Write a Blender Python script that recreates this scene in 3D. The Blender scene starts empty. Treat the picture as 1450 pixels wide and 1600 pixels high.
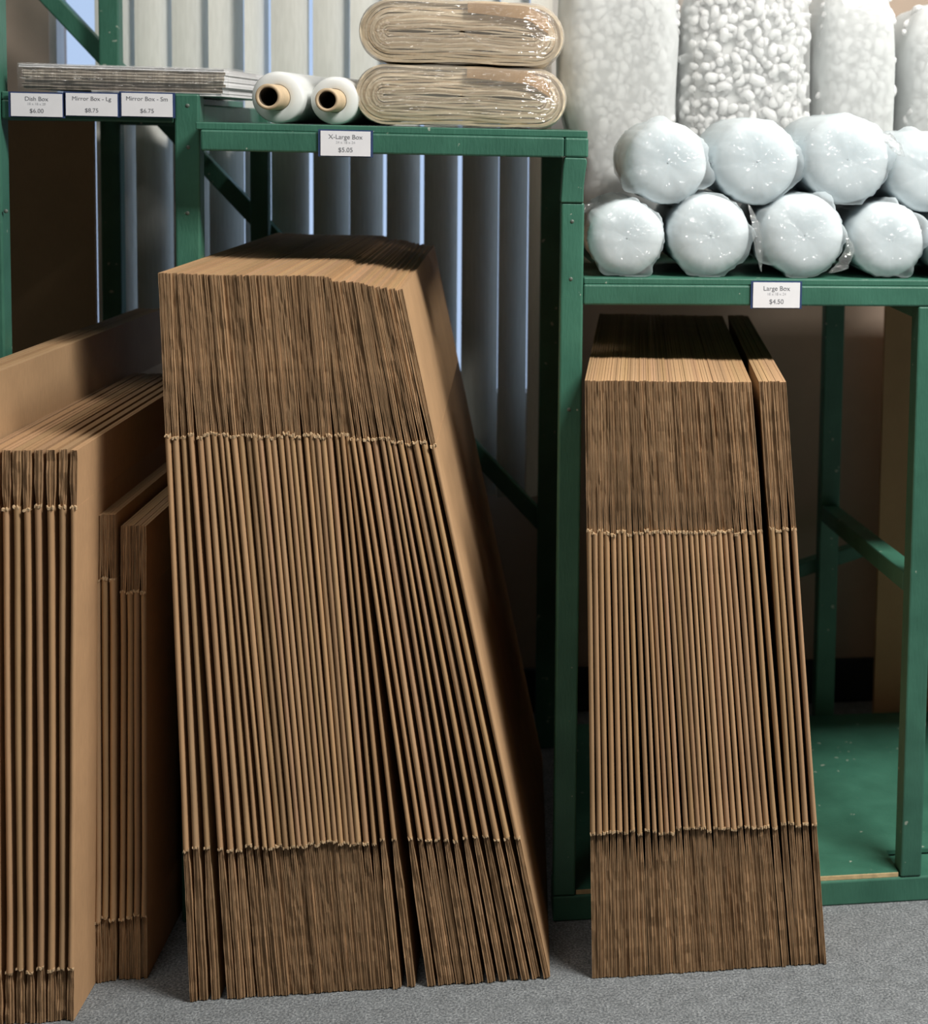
import bpy, math, random
from mathutils import Vector, Matrix, noise

random.seed(11)
S = bpy.context.scene
COL = S.collection

# ------------------------------------------------------------------ camera
F_PX, PPX, PPY = 2516.65, 1185.7, 428.1
CAM = Vector((0.0, -2.5196, 1.2827))
YAW, PITCH, ROLL = 0.166, -0.0885, 0.0228
cyw, syw, cpt, spt = math.cos(YAW), math.sin(YAW), math.cos(PITCH), math.sin(PITCH)
FWD = Vector((syw * cpt, cyw * cpt, spt))
RT0 = Vector((cyw, -syw, 0.0))
UP0 = RT0.cross(FWD)
RT = RT0 * math.cos(ROLL) + UP0 * math.sin(ROLL)
UP = UP0 * math.cos(ROLL) - RT0 * math.sin(ROLL)


def at(px, py, Y):
    """point of the plane Y=const that the photograph shows at pixel (px, py)"""
    d = RT * ((px - PPX) / F_PX) + UP * (-(py - PPY) / F_PX) + FWD
    return CAM + d * ((Y - CAM.y) / d.y)


cd = bpy.data.cameras.new('camera')
cam = bpy.data.objects.new('camera', cd)
COL.objects.link(cam)
M4 = Matrix.Identity(4)
for r in range(3):
    M4[r][0], M4[r][1], M4[r][2], M4[r][3] = RT[r], UP[r], -FWD[r], CAM[r]
cam.matrix_world = M4
cd.sensor_fit = 'HORIZONTAL'
cd.sensor_width = 36.0
cd.lens = F_PX * 36.0 / 1450.0
cd.shift_x = (725.0 - PPX) / 1450.0
cd.shift_y = (PPY - 800.0) / 1450.0
cd.clip_start = 0.05
cd.dof.use_dof = True
cd.dof.focus_distance = 2.40
cd.dof.aperture_fstop = 5.0
S.camera = cam

# ------------------------------------------------------------------ world, lamps, exposure
W = bpy.data.worlds.new('daylight')
S.world = W
W.use_nodes = True
bg = W.node_tree.nodes['Background']
bg.inputs[0].default_value = (0.53, 0.70, 1.0, 1)
bg.inputs[1].default_value = 0.75

S.view_settings.view_transform = 'Standard'
S.view_settings.look = 'None'
S.view_settings.gamma = 1.0
S.view_settings.use_curve_mapping = False
S.view_settings.exposure = 0.32


def area(name, loc, sx, sy, power, col=(1.0, 0.97, 0.92)):
    l = bpy.data.lights.new(name, 'AREA')
    l.shape = 'RECTANGLE'
    l.size, l.size_y = sx, sy
    l.energy = power
    l.color = col
    o = bpy.data.objects.new(name, l)
    COL.objects.link(o)
    o.location = loc
    return o


# rows of fluorescent troffers in the ceiling of the shop
for (x, y, p) in ((1.50, -1.32, 140.0), (-1.00, -1.32, 14.0), (4.00, -1.32, 60.0)):
    area('ceiling_troffer', (x, y, 3.26), 1.2, 0.55, p)


# ------------------------------------------------------------------ materials
def new_mat(name):
    m = bpy.data.materials.new(name)
    m.use_nodes = True
    nt = m.node_tree
    b = nt.nodes['Principled BSDF']
    return m, nt, b


def nd(nt, typ, **kw):
    n = nt.nodes.new(typ)
    for k, v in kw.items():
        setattr(n, k, v)
    return n


def coords(nt, scale=(1, 1, 1), kind='Object'):
    tc = nd(nt, 'ShaderNodeTexCoord')
    mp = nd(nt, 'ShaderNodeMapping')
    mp.inputs['Scale'].default_value = scale
    nt.links.new(tc.outputs[kind], mp.inputs[0])
    return mp.outputs[0]


def noise_n(nt, vec, scale, detail=3, rough=0.55):
    n = nd(nt, 'ShaderNodeTexNoise')
    n.inputs['Scale'].default_value = scale
    n.inputs['Detail'].default_value = detail
    n.inputs['Roughness'].default_value = rough
    nt.links.new(vec, n.inputs['Vector'])
    return n.outputs['Fac']


def ramp(nt, fac, stops):
    r = nd(nt, 'ShaderNodeValToRGB')
    el = r.color_ramp.elements
    while len(el) < len(stops):
        el.new(0.5)
    for e, (p, c) in zip(el, stops):
        e.position = p
        e.color = (c[0], c[1], c[2], 1)
    nt.links.new(fac, r.inputs[0])
    return r.outputs[0]


def mix(nt, fac, a, b, mode='MIX'):
    n = nd(nt, 'ShaderNodeMix', data_type='RGBA', blend_type=mode)
    if isinstance(fac, (int, float)):
        n.inputs[0].default_value = fac
    else:
        nt.links.new(fac, n.inputs[0])
    for sock, v in ((n.inputs[6], a), (n.inputs[7], b)):
        if isinstance(v, (tuple, list)):
            sock.default_value = (v[0], v[1], v[2], 1)
        else:
            nt.links.new(v, sock)
    return n.outputs[2]


def bump(nt, b, fac, strength=0.3, dist=0.002):
    n = nd(nt, 'ShaderNodeBump')
    n.inputs['Strength'].default_value = strength
    n.inputs['Distance'].default_value = dist
    nt.links.new(fac, n.inputs['Height'])
    nt.links.new(n.outputs[0], b.inputs['Normal'])
    return n


def colour_tint(nt, col):
    oi = nd(nt, 'ShaderNodeObjectInfo')
    return mix(nt, 1.0, col, oi.outputs['Color'], 'MULTIPLY')


def rand_tint(nt, col, lo, hi):
    oi = nd(nt, 'ShaderNodeObjectInfo')
    t = ramp(nt, oi.outputs['Random'], ((0.0, lo), (1.0, hi)))
    return mix(nt, 1.0, col, t, 'MULTIPLY')


def soft(m, w, rad):
    b = m.node_tree.nodes['Principled BSDF']
    b.inputs['Subsurface Weight'].default_value = w
    b.inputs['Subsurface Radius'].default_value = (1, 1, 1)
    b.inputs['Subsurface Scale'].default_value = rad
    return m


def plain(name, col, rough=0.6, nscale=40.0, var=0.12, bstr=0.1, spec=0.5):
    m, nt, b = new_mat(name)
    v = coords(nt)
    f = noise_n(nt, v, nscale)
    lo = tuple(c * (1 - var) for c in col)
    hi = tuple(min(1, c * (1 + var)) for c in col)
    nt.links.new(ramp(nt, f, ((0.3, lo), (0.7, hi))), b.inputs['Base Color'])
    b.inputs['Roughness'].default_value = rough
    b.inputs['Specular IOR Level'].default_value = spec
    if bstr:
        bump(nt, b, f, bstr, 0.001)
    return m


def mat_green():
    m, nt, b = new_mat('green_paint')
    v = coords(nt, kind='Generated')
    g = coords(nt)
    f = noise_n(nt, g, 14, 4)
    base = ramp(nt, f, ((0.3, (0.030, 0.120, 0.080)), (0.7, (0.046, 0.165, 0.112))))
    chips = noise_n(nt, g, 70, 2, 0.4)
    cm = ramp(nt, chips, ((0.728, (0, 0, 0)), (0.75, (0.7, 0.7, 0.7))))
    base = mix(nt, cm, base, (0.42, 0.46, 0.38))
    base = rand_tint(nt, base, (0.86, 0.86, 0.86), (1.08, 1.08, 1.08))
    nt.links.new(base, b.inputs['Base Color'])
    b.inputs['Roughness'].default_value = 0.5
    grain = noise_n(nt, coords(nt, (60, 60, 12)), 4, 4)
    bump(nt, b, grain, 0.35, 0.002)
    return m


def mat_kraft(name, col, spread=0.10):
    m, nt, b = new_mat(name)
    g = coords(nt)
    f = noise_n(nt, g, 9, 4)
    fib = noise_n(nt, coords(nt, (900, 300, 60)), 1, 3)
    lo = tuple(c * 0.90 for c in col)
    hi = tuple(c * 1.08 for c in col)
    base = ramp(nt, f, ((0.3, lo), (0.7, hi)))
    base = mix(nt, 0.25, base, ramp(nt, fib, ((0.3, tuple(c * 0.75 for c in col)), (0.7, tuple(c * 1.2 for c in col)))))
    base = colour_tint(nt, base) if spread == 0 else rand_tint(nt, base, (1 - spread * 1.5,) * 3, (1 + spread, 1 + spread * 0.95, 1 + spread * 0.85))
    nt.links.new(base, b.inputs['Base Color'])
    b.inputs['Roughness'].default_value = 0.75
    b.inputs['Specular IOR Level'].default_value = 0.25
    bump(nt, b, fib, 0.08, 0.0006)
    return m


def mat_cut_edge(name, col):
    """raw cut edge of corrugated board: streaks of liner and flute, bits of fluff"""
    m, nt, b = new_mat(name)
    st = noise_n(nt, coords(nt, (1400, 60, 9)), 1, 3, 0.6)
    bl = noise_n(nt, coords(nt, (160, 40, 45)), 1, 4, 0.65)
    c1 = ramp(nt, st, ((0.30, tuple(c * 0.62 for c in col)), (0.55, col), (0.78, tuple(min(1, c * 1.55) for c in col))))
    c2 = ramp(nt, bl, ((0.28, (0.74, 0.71, 0.68)), (0.55, (1, 1, 1)), (0.80, (1.25, 1.23, 1.20))))
    base = mix(nt, 1.0, c1, c2, 'MULTIPLY')
    fl = noise_n(nt, coords(nt, (420, 200, 120)), 1, 2, 0.5)
    base = mix(nt, ramp(nt, fl, ((0.78, (0, 0, 0)), (0.85, (0.7, 0.7, 0.7)))), base, (0.52, 0.40, 0.26))
    base = rand_tint(nt, base, (0.70, 0.66, 0.62), (1.18, 1.15, 1.10))
    nt.links.new(base, b.inputs['Base Color'])
    b.inputs['Roughness'].default_value = 0.9
    b.inputs['Specular IOR Level'].default_value = 0.1
    bump(nt, b, st, 0.5, 0.001)
    return m


def mat_carpet():
    m, nt, b = new_mat('carpet')
    g = coords(nt)
    f1 = noise_n(nt, g, 260, 2, 0.7)
    f2 = noise_n(nt, g, 40, 3)
    c = ramp(nt, f1, ((0.28, (0.080, 0.088, 0.096)), (0.5, (0.180, 0.195, 0.205)), (0.74, (0.36, 0.38, 0.388))))
    c = mix(nt, 1.0, c, ramp(nt, f2, ((0.3, (0.82, 0.82, 0.82)), (0.7, (1.1, 1.1, 1.1)))), 'MULTIPLY')
    nt.links.new(c, b.inputs['Base Color'])
    b.inputs['Roughness'].default_value = 0.95
    b.inputs['Specular IOR Level'].default_value = 0.1
    bump(nt, b, f1, 0.8, 0.004)
    return m


def mat_film(name, haze=0.0, wrinkle=18.0, stretch=(1, 1, 1), strength=0.6, gloss=0.35, tint=(0.88, 0.90, 0.90)):
    """thin clear plastic: mostly see-through, wrinkled gloss, some milky haze"""
    m = bpy.data.materials.new(name)
    m.use_nodes = True
    nt = m.node_tree
    nt.nodes.clear()
    out = nd(nt, 'ShaderNodeOutputMaterial')
    tr = nd(nt, 'ShaderNodeBsdfTransparent')
    gl = nd(nt, 'ShaderNodeBsdfGlossy')
    gl.inputs['Roughness'].default_value = 0.10
    df = nd(nt, 'ShaderNodeBsdfDiffuse')
    df.inputs['Color'].default_value = (tint[0], tint[1], tint[2], 1)
    tl = nd(nt, 'ShaderNodeBsdfTranslucent')
    tl.inputs['Color'].default_value = (tint[0], tint[1], tint[2], 1)
    f = noise_n(nt, coords(nt, stretch), wrinkle, 3, 0.6)
    bn = nd(nt, 'ShaderNodeBump')
    bn.inputs['Strength'].default_value = strength
    bn.inputs['Distance'].default_value = 0.02
    nt.links.new(f, bn.inputs['Height'])
    nt.links.new(bn.outputs[0], gl.inputs['Normal'])
    fr = nd(nt, 'ShaderNodeFresnel')
    fr.inputs['IOR'].default_value = 1.45
    mul = nd(nt, 'ShaderNodeMath', operation='MULTIPLY_ADD', use_clamp=True)
    mul.inputs[1].default_value = gloss * 0.18
    mul.inputs[2].default_value = gloss * 0.05
    nt.links.new(fr.outputs[0], mul.inputs[0])
    hz = nd(nt, 'ShaderNodeMixShader')
    hz.inputs[0].default_value = 0.5
    nt.links.new(df.outputs[0], hz.inputs[1])
    nt.links.new(tl.outputs[0], hz.inputs[2])
    a = nd(nt, 'ShaderNodeMixShader')
    lw = nd(nt, 'ShaderNodeLayerWeight')
    lw.inputs['Blend'].default_value = 0.25
    hm = nd(nt, 'ShaderNodeMath', operation='MULTIPLY_ADD', use_clamp=True)
    hm.inputs[1].default_value = 0.9 * haze
    hm.inputs[2].default_value = haze
    nt.links.new(lw.outputs['Facing'], hm.inputs[0])
    nt.links.new(hm.outputs[0], a.inputs[0])
    nt.links.new(tr.outputs[0], a.inputs[1])
    nt.links.new(hz.outputs[0], a.inputs[2])
    c = nd(nt, 'ShaderNodeMixShader')
    nt.links.new(mul.outputs[0], c.inputs[0])
    nt.links.new(a.outputs[0], c.inputs[1])
    nt.links.new(gl.outputs[0], c.inputs[2])
    nt.links.new(c.outputs[0], out.inputs[0])
    return m


def mat_slat():
    m, nt, b = new_mat('blind_slat')
    f = noise_n(nt, coords(nt, (40, 40, 4)), 6, 3)
    base = ramp(nt, f, ((0.3, (0.66, 0.66, 0.61)), (0.7, (0.74, 0.74, 0.69))))
    nt.links.new(base, b.inputs['Base Color'])
    b.inputs['Roughness'].default_value = 0.55
    return m


GREEN = mat_green()
KRAFT = mat_kraft('kraft_board', (0.42, 0.262, 0.142), 0)
LIP = mat_kraft('torn_board_fibre', (0.52, 0.37, 0.22), 0.1)
EDGE = mat_cut_edge('corrugated_cut_edge', (0.43, 0.285, 0.168))
CARPET = mat_carpet()
WALL = plain('tan_wall_paint', (0.50, 0.39, 0.31), 0.85, 30, 0.03, 0.05)
DARKENED_WALL = plain('darkened_wall_paint', (0.20, 0.185, 0.165), 0.85, 30, 0.03, 0.05)  # unseen walls, colour darkened to cut the light they bounce under the shelves
CEIL = plain('ceiling_tile', (0.40, 0.39, 0.375), 0.9, 60, 0.04, 0.1)
BASEB = plain('dark_rubber_base', (0.018, 0.022, 0.03), 0.5, 30, 0.1, 0.05)
FRAME_W = plain('window_frame_paint', (0.55, 0.52, 0.48), 0.5, 30, 0.05, 0.05)
SLAT = mat_slat()
WOOD = plain('raw_wood_edge', (0.52, 0.39, 0.21), 0.8, 80, 0.2, 0.3)
CARD_W = plain('white_card', (0.80, 0.81, 0.84), 0.5, 60, 0.02, 0.0)
BLUE_H = plain('blue_label_backing', (0.035, 0.06, 0.15), 0.4, 60, 0.1, 0.0)
INK = plain('dark_ink', (0.17, 0.18, 0.20), 0.7, 60, 0.05, 0.0)
INK_L = plain('pale_grey_ink', (0.50, 0.52, 0.55), 0.7, 60, 0.05, 0.0)
METAL = plain('nail_head', (0.10, 0.13, 0.11), 0.35, 60, 0.1, 0.0)
SHEET_W = plain('white_board_liner', (0.74, 0.74, 0.75), 0.6, 50, 0.03, 0.05)
SHEET_E = mat_cut_edge('grey_board_cut_edge', (0.47, 0.435, 0.385))
FILM_W = plain('wound_stretch_film', (0.78, 0.80, 0.785), 0.28, 25, 0.03, 0.05)
CORE = plain('cardboard_core', (0.55, 0.42, 0.27), 0.8, 60, 0.1, 0.1)
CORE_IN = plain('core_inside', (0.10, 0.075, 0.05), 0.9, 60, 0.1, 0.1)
PAPER = mat_kraft('cream_packing_paper', (0.80, 0.68, 0.50), 0.10)
PAPER_B = mat_kraft('brown_packing_paper', (0.64, 0.50, 0.34), 0.12)
PAPER_D = mat_kraft('dark_kraft_paper', (0.44, 0.27, 0.125), 0.06)
FOAM = soft(plain('white_foam', (0.86, 0.87, 0.865), 0.85, 200, 0.02, 0.0, 0.1), 1.0, 0.03)
FOAM_ROLL = soft(plain('bubble_wrap_white', (0.725, 0.785, 0.81), 1.0, 120, 0.02, 0.0, 0.0), 0.9, 0.05)
CLEAR = mat_film('clear_wrap', 0.10, 9.0, (3.0, 1.0, 8.0), 0.55, 1.0)
BUNDLE_FILM = mat_film('bundle_wrap', 0.24, 7.0, (2.0, 1.0, 9.0), 0.9, 1.6, (0.80, 0.76, 0.70))
BAG = mat_film('clear_bag', 0.26, 7.0, (1.0, 1.0, 2.2), 0.35, 0.35)
BAG_HAZY = mat_film('hazy_bag', 0.68, 7.0, (1.0, 1.0, 2.2), 0.35, 0.35)
ROLLFILM = mat_film('roll_film', 0.30, 38.0, (1.0, 0.6, 1.0), 1.0, 0.6, (0.765, 0.825, 0.85))
GLASS = mat_film('window_glass', 0.0, 2.0, (1, 1, 1), 0.02, 0.6)


# ------------------------------------------------------------------ mesh helpers
class MB:
    def __init__(self):
        self.v, self.f, self.mi = [], [], []

    def add(self, vs, fs, mi=0):
        o = len(self.v)
        self.v += [tuple(p) for p in vs]
        for k, f in enumerate(fs):
            self.f.append(tuple(i + o for i in f))
            self.mi.append(mi[k] if isinstance(mi, (list, tuple)) else mi)
        return self

    def box(self, x0, x1, y0, y1, z0, z1, mi=0):
        vs = [(x, y, z) for z in (z0, z1) for y in (y0, y1) for x in (x0, x1)]
        return self.add(vs, [(0, 2, 3, 1), (4, 5, 7, 6), (0, 1, 5, 4), (2, 6, 7, 3), (0, 4, 6, 2), (1, 3, 7, 5)], mi)

    def beam(self, a, b, wx, wy, up=(0, 1, 0), seg=1, wob=0.0):
        """bar from a to b; wx across, wy along the 'up' hint"""
        a, b = Vector(a), Vector(b)
        d = (b - a).normalized()
        u = Vector(up)
        u = (u - d * u.dot(d)).normalized()
        s = d.cross(u)
        vs, fs = [], []
        for k in range(seg + 1):
            c = a.lerp(b, k / seg)
            j = s * random.uniform(-wob, wob) + u * random.uniform(-wob, wob)
            for (p, q) in ((-1, -1), (1, -1), (1, 1), (-1, 1)):
                vs.append(c + j + s * (p * wx / 2) + u * (q * wy / 2))
        for k in range(seg):
            o = 4 * k
            for i in range(4):
                fs.append((o + i, o + (i + 1) % 4, o + 4 + (i + 1) % 4, o + 4 + i))
        fs += [(3, 2, 1, 0), tuple(4 * seg + i for i in range(4))]
        return self.add(vs, fs)

    def lathe_y(self, prof, n=40, cx=0, cz=0, mi=0):
        """profile [(r, y)...] turned about an axis parallel to Y"""
        vs, fs = [], []
        for (r, y) in prof:
            for k in range(n):
                a = 2 * math.pi * k / n
                vs.append((cx + r * math.cos(a), y, cz + r * math.sin(a)))
        for j in range(len(prof) - 1):
            for k in range(n):
                fs.append((j * n + k, (j + 1) * n + k, (j + 1) * n + (k + 1) % n, j * n + (k + 1) % n))
        return self.add(vs, fs, mi)

    def build(self, name, mat, parent=None, smooth=False, bevel=0.0):
        me = bpy.data.meshes.new(name)
        me.from_pydata(self.v, [], self.f)
        for m in (mat if isinstance(mat, (list, tuple)) else [mat]):
            me.materials.append(m)
        me.polygons.foreach_set('material_index', self.mi)
        if smooth:
            me.polygons.foreach_set('use_smooth', [True] * len(self.f))
        me.update()
        o = bpy.data.objects.new(name, me)
        COL.objects.link(o)
        if parent is not None:
            o.parent = parent
        if bevel:
            bv = o.modifiers.new('bevel', 'BEVEL')
            bv.width = bevel
            bv.segments = 2
            bv.limit_method = 'ANGLE'
        return o


def tag(o, label, cat, group=None, kind=None):
    o['label'] = label
    o['category'] = cat
    if group:
        o['group'] = group
    if kind:
        o['kind'] = kind
    return o


def struct(o):
    o['kind'] = 'structure'
    return o


def empty(name, loc=(0, 0, 0), rot=(0, 0, 0)):
    o = bpy.data.objects.new(name, None)
    COL.objects.link(o)
    o.location = loc
    o.rotation_euler = rot
    o.empty_display_size = 0.05
    return o


# ------------------------------------------------------------------ the room
WY = 0.9526                      # plane of the wall behind the racks
WIN = (-0.883, 0.16, 0.673, 2.25)  # window opening x0 x1 z0 z1
struct(MB().box(-5, 5, -9, WY, -0.08, 0.0).build('floor', CARPET))
wb = MB()
wb.box(-5, WIN[0], WY, WY + 0.14, 0, 3.3)
wb.box(WIN[1], 5, WY, WY + 0.14, 0, 3.3)
wb.box(WIN[0], WIN[1], WY, WY + 0.14, 0, WIN[2])
wb.box(WIN[0], WIN[1], WY, WY + 0.14, WIN[3], 3.3)
struct(wb.build('wall_back', WALL))
struct(MB().box(-5.1, -5, -9, WY + .14, 0, 3.3).build('wall_left', DARKENED_WALL))
struct(MB().box(5, 5.1, -9, WY + .14, 0, 3.3).build('wall_right', DARKENED_WALL))
struct(MB().box(-5.1, 5.1, -9.1, -9, 0, 3.3).build('wall_front', DARKENED_WALL))
struct(MB().box(-5.1, 5.1, -9.1, WY + .14, 3.3, 3.4).build('ceiling', CEIL))
struct(MB().box(-4.99, 4.99, WY - 0.012, WY - 0.0005, 0.0, 0.10).build('baseboard_back', BASEB, bevel=0.003))

win = struct(empty('window_1', ((WIN[0] + WIN[1]) / 2, WY + 0.035, WIN[2])))
hw, hh = (WIN[1] - WIN[0]) / 2, WIN[3] - WIN[2]
fr = MB()
fr.box(-hw, -hw + .014, -.03, .03, 0, hh).box(hw - .035, hw, -.03, .03, 0, hh)
fr.box(-hw + .035, hw - .035, -.03, .03, 0, .035).box(-hw + .035, hw - .035, -.03, .03, hh - .035, hh)
fr.build('window_frame', FRAME_W, win)
MB().box(-hw + .014, hw - .035, -.004, .0, .035, hh - .035).build('pane', GLASS, win)
MB().box(-hw, hw, -.034, -.0302, -.0, .012).build('window_sill', FRAME_W, win)

# vertical blind: each slat a part, right edge turned towards the window
blind = tag(empty('vertical_blind', (-0.30, 0.86, 0.5057)), 'off-white vertical blind hanging across the window behind the green shelving', 'blind')
GAPS = [153, 215, 272, 330, 387, 425, 490, 548, 605, 663, 722, 780, 826, 862]
edge_x = [at(p, 300, 0.86).x for p in GAPS]
pitch = 0.0785
sl_h = 1.75
TH = math.radians(37)
k = 0
x = edge_x[-1] + 0.02
for i, ex in enumerate(edge_x):
    if i < 1:
        continue
    w = (ex - edge_x[i - 1])
    th = TH
    # the gap left of this edge follows the measured spacing; the slat turns to fill the rest
    gap = 0.0092 if i not in (7, 11, 12, 13) else (0.003 if i == 7 else 0.0015)
    if i in (1, 2, 3):
        gap = 0.001
    proj = max(0.03, w - gap)
    half = max(0.0362, proj / 1.96)
    th = math.acos(min(0.985, proj / (2 * half)))
    cx = edge_x[i - 1] + proj / 2
    mb = MB()
    n = 8
    vs = []
    for zz in (0.0, sl_h):
        for side in (0, 1):
            for q in range(n + 1):
                t = q / n * 2 - 1
                u = t * half
                bow = 0.005 * (1 - t * t) - (0.0008 if side else 0)
                vs.append((u * math.cos(th) + bow * math.sin(th), u * math.sin(th) - bow * math.cos(th), zz))
    fs = []
    m1 = n + 1
    for q in range(n):
        fs.append((q, q + 1, 2 * m1 + q + 1, 2 * m1 + q))
        fs.append((m1 + q + 1, m1 + q, 3 * m1 + q, 3 * m1 + q + 1))
        fs.append((q + 1, q, m1 + q, m1 + q + 1))
        fs.append((2 * m1 + q, 2 * m1 + q + 1, 3 * m1 + q + 1, 3 * m1 + q))
    fs.append((0, 2 * m1, 3 * m1, m1))
    fs.append((n, m1 + n, 3 * m1 + n, 2 * m1 + n))
    s = mb.add(vs, fs).build('slat', SLAT, blind)
    s.location = (cx + 0.30, 0, 0)
MB().box(-0.60, 0.46, -0.025, 0.025, sl_h, sl_h + 0.045).build('head_rail', SLAT, blind)

# ------------------------------------------------------------------ green timber shelving
rack = tag(empty('timber_shelving', (-0.2, 0.4, 0)), 'green painted timber shelving with posts, rails and a long diagonal back brace', 'shelving')
RO = Vector((-0.2, 0.4, 0))


def rpart(mb, name, mat=GREEN, bevel=0.003, parent=None):
    mb.v = [(v[0] - RO.x, v[1] - RO.y, v[2]) for v in mb.v]
    return mb.build(name, mat, parent or rack, bevel=bevel)


YA, YB, ZA, ZB, ZC = 0.07, 0.7366, 1.3165, 1.277, 1.0475
# front posts
p1 = rpart(MB().box(-0.766, -0.7290, YA, YA + .042, 0, 2.05), 'post')
p2 = rpart(MB().box(-0.4785, -0.4420, YA, YA + .042, 0, ZA + .003), 'post')
p3 = rpart(MB().box(0.1085, 0.1440, 0.0, .045, 0.043, 1.165), 'post')
p4 = rpart(MB().box(0.6860, 0.7220, 0.0, .042, 0.043, ZC - .0425), 'post')
for x in (1.27, 1.86, 2.45):
    rpart(MB().box(x, x + .036, 0.0, .085, 0.043, ZC - .0425), 'post')
rpart(MB().box(-1.40, -1.3625, YA, YA + .085, 0, 2.05), 'post')
# short rough block that carries the middle shelf on post 3
blk = MB()
outl = [(0.1075, 1.165), (0.1425, 1.165), (0.1428, 1.190), (0.1450, 1.212), (0.1475, 1.228), (0.1460, 1.2345), (0.1130, 1.2350), (0.1105, 1.222), (0.1090, 1.195)]
n = len(outl)
blk.add([(x, -.002, z) for x, z in outl] + [(x, .045, z) for x, z in outl],
        [tuple(range(n)), tuple(range(2 * n - 1, n - 1, -1))] + [(i, i + n, (i + 1) % n + n, (i + 1) % n) for i in range(n)])
rpart(blk, 'post_block', bevel=0.002)
# back posts
b1 = rpart(MB().box(-0.7385, -0.7015, YB, YB + .038, 0, 2.05), 'back_post')
rpart(MB().box(-0.4622, -0.4275, YB, YB + .038, 0, ZA - .013), 'back_post')
rpart(MB().box(0.1000, 0.1430, YB, YB + .038, 0, ZB - .0115), 'back_post')
rpart(MB().box(0.6882, 0.7294, YB, YB + .038, 0, ZC - .013), 'back_post')
for x in (1.27, 1.86, 2.45):
    rpart(MB().box(x, x + .036, YB, YB + .038, 0, ZC - .013), 'back_post')
rpart(MB().box(-1.40, -1.3625, YB, YB + .038, 0, 2.05), 'back_post')
# shelf boards
rpart(MB().box(-0.7280, -0.4790, YA + .004, YB + .036, ZA - .012, ZA), 'shelf_board', bevel=0.0015)
rpart(MB().box(-0.4360, 0.1480, 0.003, YB + .088, ZB - .011, ZB), 'shelf_board', bevel=0.0015)
rpart(MB().box(0.1450, 2.486, 0.003, YB + .036, ZC - .010, ZC), 'shelf_board', bevel=0.0015)
rpart(MB().box(-1.3620, -0.7570, YA + .004, YB + .036, ZA - .012, ZA), 'shelf_board', bevel=0.0015)
# front rails
rpart(MB().box(-1.3620, -0.7570, YA + .002, YA + .040, ZA - .042, ZA - .012), 'front_rail')
rpart(MB().box(-0.7280, -0.4790, YA + .002, YA + .040, ZA - .042, ZA - .012), 'front_rail')
rpart(MB().box(-0.4290, 0.1120, 0.0, .038, ZB - .0425, ZB - .011), 'front_rail')
rpart(MB().box(0.1125, 0.1490, -.001, .085, ZB - .0415, ZB - .0112), 'rail_block')
rpart(MB().box(0.1445, 2.486, 0.0, .038, ZC - .0425, ZC - .010), 'front_rail')
# back rails
rpart(MB().box(-0.7010, -0.4625, YB, YB + .036, ZA - .05, ZA - .0125), 'back_rail')
rpart(MB().box(-0.4270, 0.0995, YB, YB + .036, ZB - .05, ZB - .0115), 'back_rail')
rpart(MB().box(0.7300, 1.2690, YB, YB + .036, ZC - .05, ZC - .0105), 'back_rail')
rpart(MB().box(0.1445, 0.6880, YB, YB + .036, ZC - .05, ZC - .0105), 'back_rail')
# side rails running front to back
rpart(MB().box(-0.4785, -0.4425, YA + .043, YB - .001, ZA - .044, ZA - .0125), 'side_rail')
rpart(MB().box(-0.766, -0.7295, YA + .043, YB - .001, ZA - .044, ZA - .0125), 'side_rail')
rpart(MB().box(0.686, 0.720, .043, YB - .001, ZC - .065, ZC - .0105), 'side_rail')
rpart(MB().beam((0.7035, .043, .538), (0.7085, YB - .001, .485), .036, .034, up=(0, 0, 1)), 'side_rail')
# the long diagonal brace across the back, and a low slanted back rail on the right
br0, br1 = at(62, -20, .7955), at(868, 838, .7955)
rpart(MB().beam(br0 + (br0 - br1).normalized() * .70, br1, .032, .034, seg=8), 'diagonal_brace')
rpart(MB().beam(at(1235, 893, .7600 + .034), at(1352, 855, .7600 + .034), .030, .034), 'slanted_rail')
# floor sill, raw edged floor board of the right bay
rpart(MB().box(0.1085, 2.486, 0.0, .085, 0.0, 0.0425), 'floor_sill')
fb = rpart(MB().box(0.1455, 1.2650, .087, YB - .002, 0.0430, 0.0500), 'floor_board', bevel=0.0)
rpart(MB().box(0.1455, 0.6830, .006, .0868, 0.0430, 0.0500), 'floor_board', bevel=0.0)
rpart(MB().box(0.1455, 0.6830, .0035, .0058, 0.0430, 0.0498), 'board_edge', WOOD, bevel=0.0, parent=rack)
rpart(MB().box(0.15, 0.68, YB - .04, YB - .003, 0.0, 0.0425), 'floor_sill')


def nail(px, py, Y, par):
    c = at(px, py, Y)
    mb = MB()
    mb.lathe_y([(0.0001, -.0012), (.0022, -.0010), (.0032, .0), (.0032, .002)], 10)
    o = mb.build('nail', METAL, par, smooth=True)
    o.location = (c.x - RO.x, Y - RO.y, c.z)


for (px, py) in ((293, 165), (294, 230), (293, 333)):
    nail(px, py, YA, p2)
for (px, py) in ((894, 346), (892, 436), (889, 640)):
    nail(px, py, 0.0, p3)
nail(9, 330, YA, p1)

# ------------------------------------------------------------------ flattened cartons
ORD = ['first', 'second', 'third', 'fourth', 'fifth', 'sixth', 'seventh', 'eighth', 'ninth', 'tenth', 'eleventh', 'twelfth',
       'thirteenth', 'fourteenth', 'fifteenth', 'sixteenth', 'seventeenth', 'eighteenth', 'nineteenth', 'twentieth']
TENS = {20: 'twenty', 30: 'thirty', 40: 'forty'}


def ordinal(i):
    if i <= 20:
        return ORD[i - 1]
    if i % 10 == 0:
        return {30: 'thirtieth', 40: 'fortieth'}[i]
    return TENS[i - i % 10] + '-' + ORD[i % 10 - 1]


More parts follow.
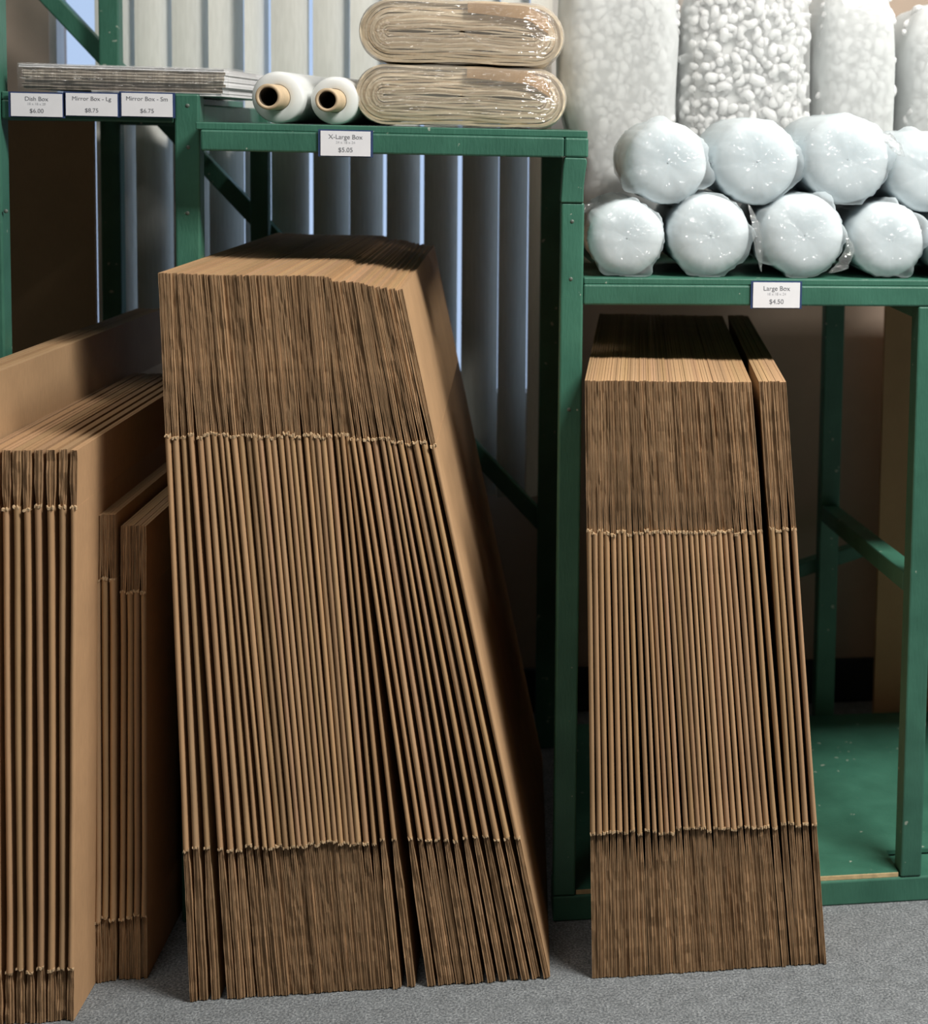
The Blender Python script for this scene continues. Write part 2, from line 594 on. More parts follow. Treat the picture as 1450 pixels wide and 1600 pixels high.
def carton(xb, xt, y0, H, F, L, toe, halves, label, group, rag=1.0, strap=False):
    """flattened carton standing on its end: xb/xt = x of the fold at floor and top;
    halves = (left bottom, right bottom, left top, right top) room to the neighbours"""
    lean = math.atan2(xt - xb, H)
    T = min(0.0078, 2 * 0.94 * min(halves))
    root = empty('flattened_carton', (xb, y0 + random.uniform(-.0015, .0015), 0.0006 + abs(math.sin(lean)) * 0.006), (0, lean, -toe))
    tag(root, label, 'carton', group)
    Ft = F + random.uniform(-.004, .004)
    Fb = F + random.uniform(-.004, .004)
    # body: two panels joined by the rounded fold at the front
    mb = MB()
    arc = 7
    prof = [(-T / 2, L), (-T / 2, T * .6)]
    for q in range(1, arc):
        a = math.pi * q / arc
        prof.append((-T / 2 * math.cos(a), T * .6 - T * .6 * math.sin(a)))
    prof += [(T / 2, T * .6), (T / 2, L)]
    n = len(prof)
    segs = 8
    vs, fs = [], []
    room = max(0.0, min(halves) - T / 2)
    ph = random.uniform(0, 6)
    for s_ in range(segs + 1):
        t = s_ / segs
        w = Fb + (H - Fb - Ft) * t
        dv = min(room, .0011) * .7 * math.sin(ph + 5 * t)
        du = random.uniform(-.0006, .0006) - (.0010 + .0014 * random.random() if s_ in (0, segs) else 0)
        sc = 1.10 if s_ in (0, segs) else 1.0
        for (v, u) in prof:
            vs.append((v * (sc if u < T else 1) + dv, u + (du if u < L else 0), w))
    for s_ in range(segs):
        for q in range(n):
            r_ = (q + 1) % n
            fs.append((s_ * n + q, s_ * n + r_, (s_ + 1) * n + r_, (s_ + 1) * n + q))
    mb.add(vs, fs)
    mb.add(vs[:n], [tuple(range(n - 1, -1, -1))])
    mb.add(vs[segs * n:], [tuple(range(n))])
    # crushed, torn paper at the two score lines
    for w0 in (Fb, H - Ft):
        lv, lf = [], []
        nq = 5
        for q in range(nq + 1):
            v = (q / nq - .5) * T * random.uniform(1.0, 1.22)
            zz = w0 + random.uniform(-.0022, .0014)
            th_ = random.uniform(.0010, .0024)
            uu = -random.uniform(.0006, .0026)
            lv += [(v, uu, zz - th_), (v, uu, zz + th_), (v, .004, zz + th_), (v, .004, zz - th_)]
        for q in range(nq):
            for k in range(4):
                k2 = (k + 1) % 4
                lf.append((q * 4 + k, q * 4 + 4 + k, q * 4 + 4 + k2, q * 4 + k2))
        lf += [(0, 1, 2, 3), tuple(nq * 4 + k for k in (3, 2, 1, 0))]
        mb.add(lv, lf, 1)
    body = mb.build('body', [KRAFT, LIP], root, smooth=False)
    tint = random.uniform(.86, 1.12)
    tint = (tint, tint * random.uniform(.97, 1.02), tint * random.uniform(.92, 1.03), 1)
    body.color = tint
    for p in body.data.polygons:
        p.use_smooth = len(p.vertices) == 4 and p.material_index == 0
    # four flaps with raw corrugated edges
    lb, rb, lt, rt = halves
    for top in (True, False):
        for side in (-1, 1):
            room_end = (lt if side < 0 else rt) if top else (lb if side < 0 else rb)
            end = min(room_end * .985, .0057)
            t0 = T / 2 * 1.0
            sg = max(4, int(F / .0145))
            vs, fs, mi = [], [], []
            set_back = .0022 + random.uniform(-.0008, .0012)
            wav = random.uniform(0, 6)
            for s_ in range(sg + 1):
                t = s_ / sg                                # 0 at the score, 1 at the free edge
                w = (H - Ft) + Ft * t if top else Fb - Fb * t
                th = t0 + (end - t0) * min(1.0, t * 3.0)
                th = max(.0012, th * (1 - .05 * random.random()))
                inn = .00015 + .0003 * random.random()
                uu = set_back + rag * random.uniform(-.0009, .0009) + .0006 * math.sin(wav + 9 * t)
                li = min(.0011, th * .28)
                row = [(inn, L), (inn, uu), (inn + li, uu), (inn + li * 1.15, uu + .0016), (th - li * 1.15, uu + .0016), (th - li, uu + rag * .0004), (th, uu + rag * .0004), (th, L)]
                if strap and not top and s_ in (5, 10):
                    uu -= .0045
                if s_ in (0, sg):
                    dw = random.uniform(-.0012, .0)
                    w += dw if top else -dw
                for (v, u) in row:
                    vs.append((side * v, u, w))
            nn = 8
            for s_ in range(sg):
                for q in range(nn):
                    r_ = (q + 1) % nn
                    f = (s_ * nn + q, s_ * nn + r_, (s_ + 1) * nn + r_, (s_ + 1) * nn + q)
                    fs.append(f if (side < 0) != top else f[::-1])
                    mi.append(1 if q in (1, 2, 3, 4, 5) else 0)
            fs.append(tuple(range(nn)))
            mi.append(0)
            fs.append(tuple(sg * nn + q for q in range(nn - 1, -1, -1)))
            mi.append(0)
            fb_ = MB().add(vs, fs, mi)
            fb_.build('top_flap' if top else 'bottom_flap', [KRAFT, EDGE], root).color = tint
    return root


def carton_row(tops, bots, ytop, ybot, y0, H, F, L, toe0, toe1, lab, group, out_end=.0039, rag=1.0):
    xs = []
    for i, (a, b) in enumerate(zip(tops, bots)):
        ya = ytop if isinstance(ytop, (int, float)) else ytop[0] + (ytop[1] - ytop[0]) * i / (len(tops) - 1)
        yb = ybot if isinstance(ybot, (int, float)) else ybot[0] + (ybot[1] - ybot[0]) * i / (len(tops) - 1)
        pa, pb = at(a, ya, y0), at(b, yb, y0)
        k = (pa.x - pb.x) / (pa.z - pb.z)
        xs.append((pb.x - k * pb.z, pb.x + k * (H - pb.z)))
    for i, (xb, xt) in enumerate(xs):
        lb = (xb - xs[i - 1][0]) / 2 if i else out_end
        lt = (xt - xs[i - 1][1]) / 2 if i else out_end
        rb = (xs[i + 1][0] - xb) / 2 if i < len(xs) - 1 else out_end
        rt = (xs[i + 1][1] - xt) / 2 if i < len(xs) - 1 else out_end
        toe = toe0 + (toe1 - toe0) * i / (len(xs) - 1)
        carton(xb, xt, y0, H, F, L, toe, [max(.0030, h) for h in (lb, rb, lt, rt)], lab(i + 1, len(xs)), group, rag, strap=len(xs) == 40 and i < 27)
    return xs


R = math.radians
MAIN_T = [265, 277, 290, 303, 317, 328, 340, 351, 360, 371, 382, 394, 404, 413, 424, 433, 444, 454, 463, 472, 484, 493, 502, 511, 521,
          533, 542, 551, 561, 571, 583, 596, 608, 618, 627, 638, 650, 662, 675, 690]
MAIN_B = [289, 304, 321, 342, 357, 371, 386, 398, 411, 422, 433, 444, 455, 465, 474, 484, 494, 503, 513, 522, 531, 540, 549, 558, 570,
          583, 596, 614, 639, 654, 667, 681, 695, 709, 725, 741, 757, 773, 789, 806]
xs_main = carton_row(MAIN_T, MAIN_B, 760, 1300, -.178, 1.067, .2300, .860, R(3.4), R(1.0),
                     lambda i, n: ('flattened brown carton with its wide side in view, right end of the middle stack' if i == n else
                                   'flattened brown carton, %s from the left in the tall middle stack' % ordinal(i)),
                     'extra large flattened cartons in the middle stack')

RIGHT_T = [921, 930, 939, 949, 959, 968, 976, 985, 995, 1004, 1012, 1020, 1028, 1037, 1046, 1055, 1064, 1073, 1082, 1090, 1099, 1109, 1118,
           1127, 1136, 1145, 1155, 1166, 1178, 1191, 1210, 1220, 1231, 1244]
RIGHT_B = [926, 936, 946, 957, 968, 978, 988, 999, 1011, 1022, 1032, 1041, 1050, 1060, 1071, 1081, 1090, 1098, 1107, 1117, 1126, 1136, 1146,
           1156, 1167, 1177, 1187, 1197, 1210, 1224, 1236, 1247, 1258, 1272]
carton_row(RIGHT_T, RIGHT_B, 870, 1280, -.186, .914, .2270, .86, R(5.2), R(5.2),
           lambda i, n: ('flattened brown carton against the green post, left end of the right stack' if i == 1 else
                         'flattened brown carton, %s from the left in the right stack' % ordinal(i)),
           'large flattened cartons in the right stack')

# tall thin cartons at the lower left, in front
L1_T = [-27, -9, 9, 26, 42, 60, 79, 97, 115]
L1_B = [-22, -5, 13, 30, 46, 63, 80, 95, 111]
carton_row(L1_T, L1_B, 850, 1450, -.209, .824, .080, .70, R(3.4), R(3.4),
           lambda i, n: ('thin flattened carton with its side in view, front right of the left group' if i == n else
                         'thin flattened carton with short flaps, %s from its right in the left group' % ordinal(n + 1 - i)),
           'thin flattened cartons at the lower left', rag=1.6)
# lower darker cartons between that group and the middle stack
L2_T = [141, 152, 163, 175]
L2_B = [141, 152, 163, 175]
carton_row(L2_T, L2_B, 900, 1450, -.108, .708, .098, .52, R(3.2), R(3.2),
           lambda i, n: 'low shaded flattened carton, %s from the left in the pair of low bundles' % ordinal(i),
           'low flattened cartons between the left group and the middle stack')
L2_T = [192, 203, 213, 224]
L2_B = [190, 202, 213, 225]
carton_row(L2_T, L2_B, 900, 1450, -.104, .690, .098, .52, R(3.2), R(3.2),
           lambda i, n: 'low shaded flattened carton, %s from the right, next to the middle stack' % ordinal(n + 1 - i),
           'low flattened cartons nearest the middle stack')
# taller cartons standing further left, only their tops in view
L0 = [-0.7390, -0.7290, -0.7190, -0.7090, -0.6990]
for i, x in enumerate(L0):
    carton(x, x, -.24, .919, .10, .93, R(4.9), [.0049] * 4,
           'taller flattened carton beside the left post, %s from the left, only its top in view' % ordinal(i + 1),
           'taller flattened cartons beside the left post')

# a large flat carton sheet standing in the dark at the back of the left bay
mb = MB()
mb.box(-0.2, 0.1435, 0, 0.008, 0, 1.300)
mb.box(-0.2, 0.1435, -0.007, -0.0005, 0, 1.296)
o = mb.build('flat_board', KRAFT)
o.location = (-0.874, 0.66, 0.001)
tag(o, 'big brown cardboard sheet standing in the dark behind the left price cards', 'cardboard')
mb = MB()
mb.box(0, 0.30, 0, 0.008, 0, 0.985)
mb.box(0, 0.30, -0.007, -0.0005, 0, 0.980)
o = mb.build('flat_board', KRAFT)
o.location = (0.828, 0.79, 0.001)
tag(o, 'dark brown cardboard sheet standing against the wall behind the far right post', 'cardboard')

# ------------------------------------------------------------------ price cards
def price_card(px0, px1, py0, py1, Y, lines, label, tilt=0.0):
    a, b = at(px0, py0, Y), at(px1, py1, Y)
    w, h = b.x - a.x, a.z - b.z
    root = tag(empty('price_card', ((a.x + b.x) / 2, Y, b.z), (0, tilt, 0)), label, 'price card', 'price cards on the shelf edges')
    MB().box(-w / 2 - .0035, w / 2 + .0035, -.0005, .0020, -.0015, h + .002).build('backing', BLUE_H, root)
    MB().box(-w / 2, w / 2, -.0016, -.0006, 0, h).build('card', CARD_W, root)
    for (txt, zf, sz, m) in lines:
        if not txt:
            continue
        cu = bpy.data.curves.new('lettering', 'FONT')
        cu.body = txt
        cu.size = h * sz
        cu.align_x = 'CENTER'
        cu.extrude = 0.00005
        cu.materials.append(m)
        tmp = bpy.data.objects.new('lettering_curve', cu)
        COL.objects.link(tmp)
        dg = bpy.context.evaluated_depsgraph_get()
        me = bpy.data.meshes.new_from_object(tmp.evaluated_get(dg))
        bpy.data.objects.remove(tmp)
        bpy.data.curves.remove(cu)
        t = bpy.data.objects.new('lettering', me)
        COL.objects.link(t)
        t.parent = root
        t.location = (0, -.0018, h * zf)
        t.rotation_euler = (math.pi / 2, 0, 0)
    return root


def lines(a, b, c):
    return [(a, .68, .26, INK), (b, .50, .15, INK_L), (c, .16, .26, INK)]


LA = 'white price card reading %s '
price_card(17, 98, 145, 183, YA - .0025, lines('Dish Box', '18 x 18 x 28', '$6.00'), LA % 'Dish Box' + 'on the left shelf edge')
price_card(103, 184, 145, 182, YA - .0025, lines('Mirror Box - Lg', '', '$8.75'), LA % 'Mirror Box - Lg' + 'on the left shelf edge')
price_card(190, 270, 145, 183, YA - .0025, lines('Mirror Box - Sm', '', '$6.75'), LA % 'Mirror Box - Sm' + 'on the left shelf edge')
price_card(501, 579, 204, 244.5, -.0025, lines('X-Large Box', '24 x 18 x 24', '$5.05'), LA % 'X-Large Box' + 'on the middle shelf edge')
price_card(1177, 1249, 441, 481, -.0025, lines('Large Box', '18 x 18 x 24', '$4.50'), LA % 'Large Box' + 'on the right shelf edge')

# ------------------------------------------------------------------ board sheets on the left shelf
z = ZA + .0003
names = ['lowest', 'second', 'third', 'fourth', 'fifth', 'sixth', 'seventh', 'eighth', 'topmost']
for i in range(9):
    t = .0046
    x0 = -0.700 + random.uniform(-.004, .004)
    x1 = -0.4070 + random.uniform(-.004, .004)
    if i == 0:
        x0 = -0.600
    y0 = .080 + random.uniform(-.003, .003)
    mb = MB()
    n = 24
    vs, fs, mi = [], [], []
    for q in range(n + 1):
        xx = x0 + (x1 - x0) * q / n
        yy = y0 + random.uniform(-.0016, .0016)
        for (dy, dz) in ((0, 0), (0, .001), (.0014, .0014), (.0014, t - .0014), (0, t - .001), (0, t)):
            vs.append((xx, yy + dy, dz))
        vs.append((xx + .035, .55, t))
        vs.append((xx + .035, .55, 0))
    for q in range(n):
        for k in range(8):
            r_ = (k + 1) % 8
            fs.append((q * 8 + r_, q * 8 + k, (q + 1) * 8 + k, (q + 1) * 8 + r_))
            mi.append(1 if k < 5 else 0)
    fs.append(tuple(range(8)))
    mi.append(0)
    fs.append(tuple(n * 8 + k for k in range(7, -1, -1)))
    mi.append(0)
    o = mb.add(vs, fs, mi).build('board_sheet', [SHEET_W, SHEET_W if i in (0, 8) else SHEET_E])
    o.location = (0, 0, z)
    z += t + .00005
    tag(o, 'white faced corrugated board sheet, %s in the pile on the left shelf' % names[i], 'board sheet', 'white board sheets piled on the left shelf')

# clear film sleeve round that pile
mb = MB()
n = 40
rows = []
top_z = z - ZA
for (yy, zz) in ((.30, -.0002), (.12, -.0002), (.0755, .001), (.0735, .010), (.0730, .022), (.0735, .034), (.0755, top_z + .0012), (.12, top_z + .002), (.30, top_z + .002)):
    r_ = []
    for q in range(n + 1):
        t = q / n
        xx = -.704 + (.704 - .398) * t + (yy - .08) * .074
        w = noise.noise(Vector((t * 30, zz * 160, 2.0)))
        r_.append((xx, yy + (.0035 * w - .002 if .07 < yy < .08 else 0), ZA + max(zz, -.0) + .0002 + (.001 * abs(w) if zz > .03 else 0)))
    rows.append(r_)
fs = []
for j in range(len(rows) - 1):
    for q in range(n):
        a = j * (n + 1) + q
        fs.append((a, a + 1, a + n + 2, a + n + 1))
o = mb.add([p for r_ in rows for p in r_], fs).build('film_sleeve', CLEAR, smooth=True)
tag(o, 'clear plastic film stretched round the pile of white board sheets', 'plastic film')

# ------------------------------------------------------------------ stretch film rolls
def film_roll(cx, r, rc, rh, y0, toe, label):
    root = tag(empty('stretch_film_roll', (cx, y0, ZB + r + .0004), (0, 0, -toe)), label, 'film roll', 'stretch film rolls on the middle shelf')
    L = .42
    MB().lathe_y([(rc + .0008, 0), (r * .6, -.001), (r * .93, .0), (r * .985, .0025), (r, .008), (r, L - .006), (r * .97, L), (rc + .0008, L)], 56).build('wound_film', FILM_W, root, smooth=True)
    mb = MB()
    mb.lathe_y([(rc, .03), (rc, -.047), (rc - .001, -.0485), (rh + .001, -.0485), (rh, -.047)], 40, mi=0)
    mb.lathe_y([(rh, -.047), (rh, .02), (0.0001, .02)], 40, mi=1)
    mb.build('core', [CORE, CORE_IN], root, smooth=True)


film_roll(-.3248, .0400, .0195, .0140, .058, R(9), 'white stretch film roll with a brown core, beside the board sheets')
film_roll(-.2395, .0372, .0180, .0130, .058, R(8), 'white stretch film roll with a brown core, beside the paper bundles')


# ------------------------------------------------------------------ paper bundles in clear wrap
def stadium(hw, hh, n, sag, skew, ph, z0):
    pts = []
    fl = hw - hh
    q = n // 4
    base = []
    for k in range(q):
        a = -math.pi / 2 + math.pi * k / q
        base.append((fl + hh * math.cos(a), hh * math.sin(a)))
    for k in range(q):
        base.append((fl - 2 * fl * k / q, hh))
    for k in range(q):
        a = math.pi / 2 + math.pi * k / q
        base.append((-fl + hh * math.cos(a), hh * math.sin(a)))
    for k in range(q):
        base.append((-fl + 2 * fl * k / q, -hh))
    for (xx, zz) in base:
        t = xx / hw
        s = zz / hh
        pts.append((xx, zz + sag * (1 - t * t) + skew * t + .0012 * math.sin(ph + 7 * t + 2 * s) + z0))
    return pts


def paper_bundle(cx, hw, hh, zb, y0, sag, skew, label):
    root = tag(empty('packing_paper_bundle', (cx, y0, zb)), label, 'paper bundle', 'wrapped bundles of packing paper on the middle shelf')
    D = .46
    n = 72
    layers = 12
    for i in range(layers):
        f = 1 - i / layers
        h_o = hh * f
        off = hh - h_o
        w_o = hw - off * .92
        h_i = max(.0012, h_o - hh / layers * .95)
        w_i = w_o - (h_o - h_i) * .92
        ph = random.uniform(0, 6)
        a = stadium(w_o, h_o, n, sag, skew, ph, hh)
        b = stadium(w_i, h_i, n, sag, skew, ph, hh)
        yj = random.uniform(0, .002) + (0 if i == 0 else .004)
        vs, fs = [], []
        for pts, yy in ((a, yj), (b, yj), (b, D), (a, D)):
            for k, (px, pz) in enumerate(pts):
                vs.append((px, yy + (random.uniform(-.0005, .0005) if yy < .1 else 0), pz))
        for ring in range(4):
            o1, o2 = ring * n, ((ring + 1) % 4) * n
            for k in range(n):
                k2 = (k + 1) % n
                fs.append((o1 + k, o2 + k, o2 + k2, o1 + k2))
        m = PAPER if i in (0, 1, 2, 4, 5, 7, 9, 11) else PAPER_B
        MB().add(vs, fs).build('paper_layer', m, root, smooth=False)
    # brown folded sheet tucked in at the upper right
    vs, fs = [], []
    nq = 14
    for q in range(nq + 1):
        t = q / nq
        xx = hw * (.05 + .80 * t)
        tt = xx / hw
        ztop = hh + sag * (1 - tt * tt) + skew * tt + hh * (.93 if t < .75 else .93 - (t - .75) * 1.5)
        zlow = ztop - hh * (.30 + .18 * t)
        for (yy, zz) in ((-.004 - .003 * math.sin(t * 5), ztop), (-.004, zlow), (.004, zlow), (.004, ztop)):
            vs.append((xx, yy, zz))
    for q in range(nq):
        for k in range(4):
            r_ = (k + 1) % 4
            fs.append((q * 4 + r_, q * 4 + k, (q + 1) * 4 + k, (q + 1) * 4 + r_))
    fs += [(0, 1, 2, 3), tuple(nq * 4 + k for k in (3, 2, 1, 0))]
    MB().add(vs, fs).build('folded_sheet', PAPER_D, root)
    # clear wrap pulled round it, gathered over the front
    rings = []
    for (s, yy) in ((.02, -.016), (.35, -.018), (.7, -.016), (.90, -.011), (1.0, .004), (1.012, .03), (1.012, D - .01), (1.0, D + .004), (.5, D + .008), (.02, D + .008)):
        pts = stadium(hw * s + .0016, hh * s + .0012, n, sag, skew, 1.0, hh)
        rings.append([(px, yy + .004 * noise.noise(Vector((px * 25, pz * 60, yy * 20 + cx))), pz) for px, pz in pts])
    vs = [p for r_ in rings for p in r_]
    fs = []
    for j in range(len(rings) - 1):
        for k in range(n):
            k2 = (k + 1) % n
            fs.append((j * n + k, (j + 1) * n + k, (j + 1) * n + k2, j * n + k2))
    MB().add(vs, fs).build('clear_wrap', BUNDLE_FILM, root, smooth=True)


paper_bundle(-.0460, .1610, .0455, ZB + .0022, .055, .0020, -.0010, 'cream paper bundle in clear wrap, the lower one, resting on the middle shelf')
paper_bundle(-.0455, .1560, .0480, ZB + .0022 + .0955, .058, .0035, -.0005, 'cream paper bundle in clear wrap, the upper one, lying on another bundle')


# ------------------------------------------------------------------ bubble wrap rolls
def bubble_roll(cx, cz, r, y0, L, label, seed, grp):
    root = tag(empty('bubble_wrap_roll', (cx, y0, cz - r)), label, 'bubble wrap roll', grp)
    n = 48
    prof = [(.001, .004), (r * .30, .002), (r * .62, .0), (r * .84, .004), (r * .945, .012), (r * .985, .024), (r * .985, L - .02), (r * .93, L - .006), (r * .5, L), (.001, L)]
    mb = MB()
    mb.lathe_y(prof, n, 0, r)
    vs = []
    for (x, y, z) in mb.v:
        d = .0035 * noise.noise(Vector((x * 30 + seed * 7, y * 25, z * 30)))
        dx, dz = x, z - r
        q = math.hypot(dx, dz) + 1e-6
        g = min(1, q / (r * .5))
        vs.append((x + dx / q * d * g, y + .4 * d, max(.0008, z + dz / q * d * g)))
    mb.v = vs
    mb.build('foam_roll', FOAM_ROLL, root, smooth=True)
    # film: loose crumpled skin
    mb = MB()
    m = 84
    prof = [(.002, -.010), (r * .2, -.010), (r * .4, -.010), (r * .6, -.009), (r * .78, -.006), (r * .92, .001), (r * 1.0, .014), (r * 1.008, .04), (r * 1.008, L * .5), (r * 1.008, L - .01), (r * .8, L + .006), (.002, L + .007)]
    mb.lathe_y(prof, m, 0, r)
    vs = []
    for i, (x, y, z) in enumerate(mb.v):
        dx, dz = x, z - r
        q = math.hypot(dx, dz) + 1e-6
        a = math.atan2(dz, dx)
        wr = noise.noise(Vector((math.cos(a) * 9 + seed * 3, math.sin(a) * 9, y * 14)))
        wr2 = noise.noise(Vector((x * 55 + seed, y * 55, z * 55)))
        lobe = max(0.0, noise.noise(Vector((math.cos(a) * 1.6 + seed * 11, math.sin(a) * 1.6, 3.0))) - .05)
        fr_ = max(0.0, 1 - abs(y - .02) / .09)
        d = (.0028 * wr + .030 * lobe * fr_) * min(1, q / r)
        vs.append((x + dx / q * d, y + .0045 * wr2 * min(1, (r * 1.05 - q) / r * 3 + .2) * min(1, q / (r * .35)), max(.0004, z + dz / q * d)))
    mb.v = vs
    mb.build('film_wrap', ROLLFILM, root, smooth=True)
    return root


def film_scrap(parent, pts, thick, seed):
    """loose gathered tail of film: crumpled ribbon through pts (local)"""
    mb = MB()
    n = 14
    vs, fs = [], []
    P = [Vector(p) for p in pts]
    for k in range(n + 1):
        t = k / n * (len(P) - 1)
        i = min(int(t), len(P) - 2)
        c = P[i].lerp(P[i + 1], t - i)
        wdt = thick * math.sin(math.pi * (k + .6) / (n + 1.2))
        for q in range(9):
            a = math.pi * 2 * q / 9
            rr = wdt * (.75 + .5 * noise.noise(Vector((k * .9 + seed, q * 1.7, seed))))
            vs.append((c.x + rr * math.cos(a), c.y + rr * .6 * math.sin(a + .6), c.z + rr * math.sin(a)))
    for k in range(n):
        for q in range(9):
            fs.append((k * 9 + q, k * 9 + (q + 1) % 9, (k + 1) * 9 + (q + 1) % 9, (k + 1) * 9 + q))
    mb.add(vs, fs).build('film_tail', CLEAR, parent, smooth=True)


low = [(.2125, .0605), (.3462, .0660), (.4985, .0680), (.6405, .0620), (.7700, .0610)]
gl = 'bubble wrap rolls on the right shelf'
lab_low = ['plump white bubble wrap roll in film, bottom row, beside the green post',
           'plump white bubble wrap roll in film, bottom row, second from the green post',
           'plump white bubble wrap roll in film, bottom row, above the Large Box price card',
           'plump white bubble wrap roll in film, bottom row, fourth from the green post',
           'plump white bubble wrap roll in film, bottom row, cut by the right picture edge']
for i, (x, r) in enumerate(low):
    o = bubble_roll(x, ZC + r + .0008, r, .016 + .006 * (i % 2), .30, lab_low[i], i, gl)
    if i == 0:
        film_scrap(o, [(-.045, .12, .110), (-.075, .10, .095), (-.088, .11, .065), (-.080, .10, .030), (-.05, .12, .012)], .016, 3)
    if i == 1:
        film_scrap(o, [(.060, .0, .118), (.072, -.006, .085), (.078, -.004, .045), (.083, -.002, .010)], .010, 8)
    if i == 2:
        film_scrap(o, [(.040, -.006, .010), (.062, -.008, .022), (.074, -.006, .048), (.066, -.002, .075)], .012, 5)
upr = [(.2770, .0660), (.4225, .0700), (.5700, .0730), (.7080, .0660)]
lab_up = ['plump white bubble wrap roll in film, upper row, nearest the green post',
          'plump white bubble wrap roll in film, upper row, under the bag of loose peanuts',
          'plump white bubble wrap roll in film, upper row, third from the green post',
          'plump white bubble wrap roll in film, upper row, at the right picture edge']
for i, (x, r) in enumerate(upr):
    (xa, ra), (xb, rb2) = low[i], low[i + 1]
    # resting in the groove between two lower rolls
    da, db = ra + r + .002, rb2 + r + .002
    za, zb2 = ZC + ra, ZC + rb2
    zc = max(za + math.sqrt(max(0, da * da - (x - xa) ** 2)), zb2 + math.sqrt(max(0, db * db - (x - xb) ** 2)))
    o = bubble_roll(x, zc, r, .034 + .006 * (i % 2), .29, lab_up[i], 20 + i, gl)
    if i == 2:
        film_scrap(o, [(.048, -.002, .118), (.066, -.004, .108), (.082, -.004, .092), (.094, .0, .080)], .012, 12)


# ------------------------------------------------------------------ bags of packing peanuts
def superell(cx, cy, zb, hx, hy, hz, e=4.5, nu=40, nv=26, seed=0, lump=.006, bulge=0.0):
    vs, fs = [], []

    def sp(c, p):
        return math.copysign(abs(c) ** p, c)
    for j in range(nv + 1):
        v = -math.pi / 2 + math.pi * j / nv
        for i in range(nu):
            u = 2 * math.pi * i / nu
            x = hx * sp(math.cos(v), 2 / e) * sp(math.cos(u), 2 / e)
            y = hy * sp(math.cos(v), 2 / e) * sp(math.sin(u), 2 / e)
            z = hz * sp(math.sin(v), 2 / e)
            d = 1 + lump / .1 * noise.noise(Vector((x * 16 + seed * 5, y * 16, z * 16)))
            zz = zb + hz + z * (1 if z < 0 else d)
            xx = x * d
            if bulge and x < 0:
                t = max(0, min(1, (zz - (ZB + .012)) / .05))
                xx -= bulge * t * t * (3 - 2 * t)
            vs.append((cx + xx, cy + y * d, max(zz, zb)))
    for j in range(nv):
        for i in range(nu):
            i2 = (i + 1) % nu
            fs.append((j * nu + i, j * nu + i2, (j + 1) * nu + i2, (j + 1) * nu + i))
    return vs, fs


def peanut_geo(arc=3.7, R0=.0078, r0=.0056, n=9, m=7):
    vs, fs = [], []
    for k in range(n + 1):
        a = -arc / 2 + arc * k / n
        rr = r0 * (1 if 0 < k < n else .55)
        for q in range(m):
            b = 2 * math.pi * q / m
            R1 = R0 + rr * math.cos(b)
            vs.append((R1 * math.cos(a), R1 * math.sin(a), rr * 1.25 * math.sin(b)))
    for k in range(n):
        for q in range(m):
            fs.append((k * m + q, k * m + (q + 1) % m, (k + 1) * m + (q + 1) % m, (k + 1) * m + q))
    fs.append(tuple(range(m - 1, -1, -1)))
    fs.append(tuple(n * m + q for q in range(m)))
    return vs, fs


PV, PF = peanut_geo()
PV2, PF2 = peanut_geo(2.6, .0098, .0062)
pe_mesh = []
for vv, ff in ((PV, PF), (PV2, PF2)):
    me = bpy.data.meshes.new('packing_peanut')
    me.from_pydata(vv, [], ff)
    me.materials.append(FOAM)
    me.polygons.foreach_set('use_smooth', [True] * len(ff))
    pe_mesh.append(me)


def rand_rot():
    return Matrix.Rotation(random.uniform(0, 6.28), 3, 'Z') @ Matrix.Rotation(random.uniform(0, 6.28), 3, 'X') @ Matrix.Rotation(random.uniform(0, 6.28), 3, 'Y')


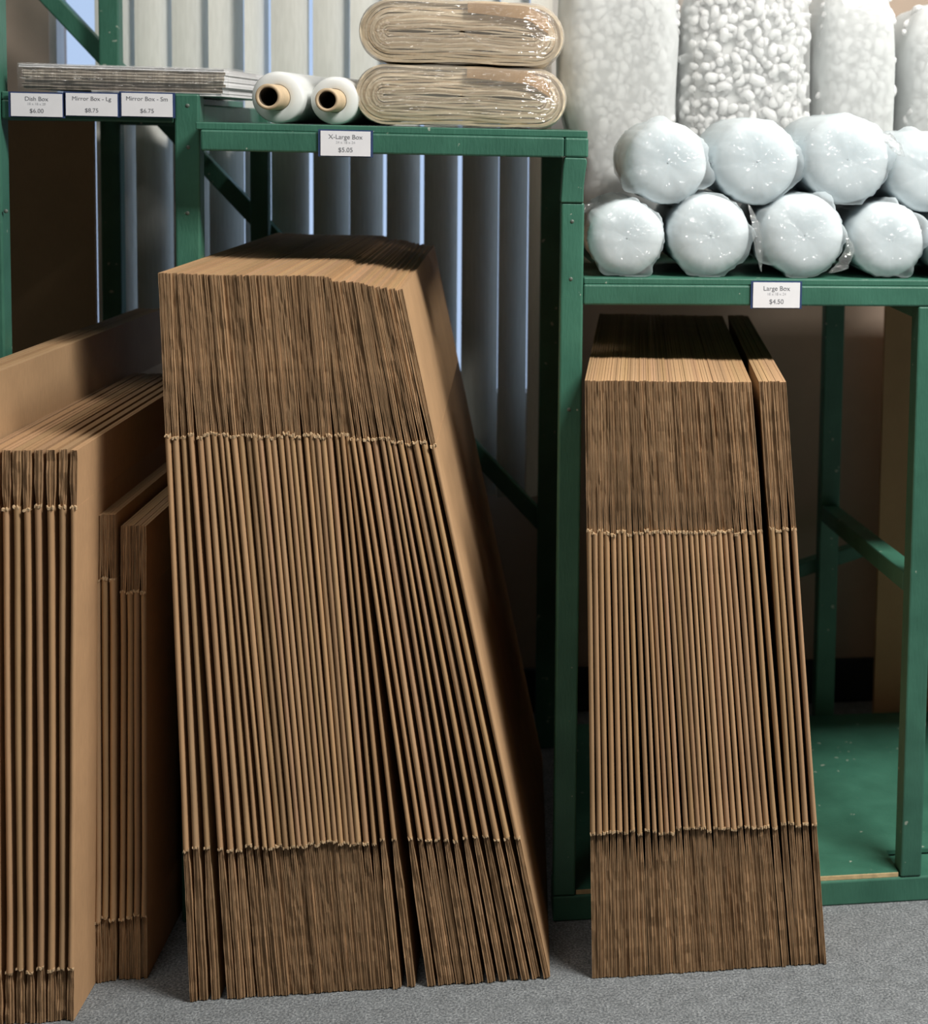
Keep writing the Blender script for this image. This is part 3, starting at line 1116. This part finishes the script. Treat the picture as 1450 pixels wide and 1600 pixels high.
def peanut_bag(cx, cy, hx, hy, hz, film, label, seed, bulge=0.0, single=False, pitch=.0185):
    zb = ZC + .001
    root = tag(empty('peanut_bag', (cx, cy, zb)), label, 'peanut bag', 'clear bags of packing peanuts on the right shelf')
    vs, fs = superell(0, 0, 0, hx, hy, hz, seed=seed, bulge=bulge) if not bulge else superell(0, 0, 0, hx, hy, hz, seed=seed)
    if bulge:
        nv = []
        for (x, y, z) in vs:
            t = max(0, min(1, (z + zb - (ZB + .012)) / .05))
            nv.append((x - (bulge * t * t * (3 - 2 * t) if x < 0 else 0) * min(1, abs(x) / (hx * .5)), y, z))
        vs = nv
    MB().add(vs, fs).build('film_bag', film, root, smooth=True)
    # inner mass and the pieces lying against the film
    mass = MB()
    k = .80
    mass.add([(x * (1 - .009 / hx), y * (1 - .030 / hy), .012 + z * (1 - .02 / hz)) for (x, y, z) in vs], fs)
    cnt = 0

    def surf(x, z):
        """front y of the bag at x, z (local), or None"""
        best = None
        ax = abs(x / (hx * .985)) ** 4.5
        az = abs((z - hz) / (hz * .985)) ** 4.5
        s_ = 1 - ax - az
        if s_ <= .02:
            return None
        return -hy * s_ ** (1 / 4.5)
    z = .012
    row = 0
    while z < 2 * hz - .01:
        x = -hx - bulge + .006 + (row % 2) * pitch * .5
        while x < hx - .004:
            xx = x + random.uniform(-.004, .004)
            zz = z + random.uniform(-.004, .004)
            xs_ = xx
            if bulge:
                t = max(0, min(1, (zz + zb - (ZB + .012)) / .05))
                b_ = bulge * t * t * (3 - 2 * t)
                if xx < 0:
                    xs_ = xx / (1 + b_ / hx)
            yy = surf(xs_, zz)
            if yy is not None:
                yy += .0215 + random.uniform(0, .006)
                if abs(xs_) > hx - .012:
                    x += pitch
                    continue
                visible = single and zz + zb < 1.56 and zz + zb > 1.20 and abs(xx) < hx - .012
                if visible and cnt < 290:
                    o = bpy.data.objects.new('packing_peanut', random.choice(pe_mesh))
                    COL.objects.link(o)
                    o.location = (cx + xx, cy + yy, zb + zz)
                    o.rotation_euler = rand_rot().to_euler()
                    o.scale = (random.uniform(.95, 1.3),) * 3
                    tag(o, 'white foam packing peanut in the clearest bag, above the bubble wrap rolls', 'packing peanut', 'loose packing peanuts in the clearest bag')
                    cnt += 1
                else:
                    Rm = rand_rot()
                    sc = random.uniform(.95, 1.25)
                    pv, pf = random.choice(((PV, PF), (PV2, PF2)))
                    mass.add([Vector((xx, yy, zz)) + Rm @ (Vector(p) * sc) for p in pv], pf)
            x += pitch
        z += pitch * .9
        row += 1
    m = mass.build('peanuts', FOAM, root, smooth=True)
    m['kind'] = 'stuff'
    return root


peanut_bag(.2465, .555, .0950, .155, .285, BAG_HAZY, 'hazy clear bag of white packing peanuts, leftmost, beside the paper bundles', 1, bulge=.030)
peanut_bag(.4640, .545, .1260, .150, .275, BAG, 'clear bag of white packing peanuts with the pieces plainly visible', 2, single=True)
peanut_bag(.6760, .560, .0780, .150, .262, BAG_HAZY, 'hazy clear bag of white packing peanuts, third from the left on the right shelf', 3)
peanut_bag(.8620, .560, .1000, .150, .240, BAG_HAZY, 'clear bag of white packing peanuts at the right picture edge', 4)
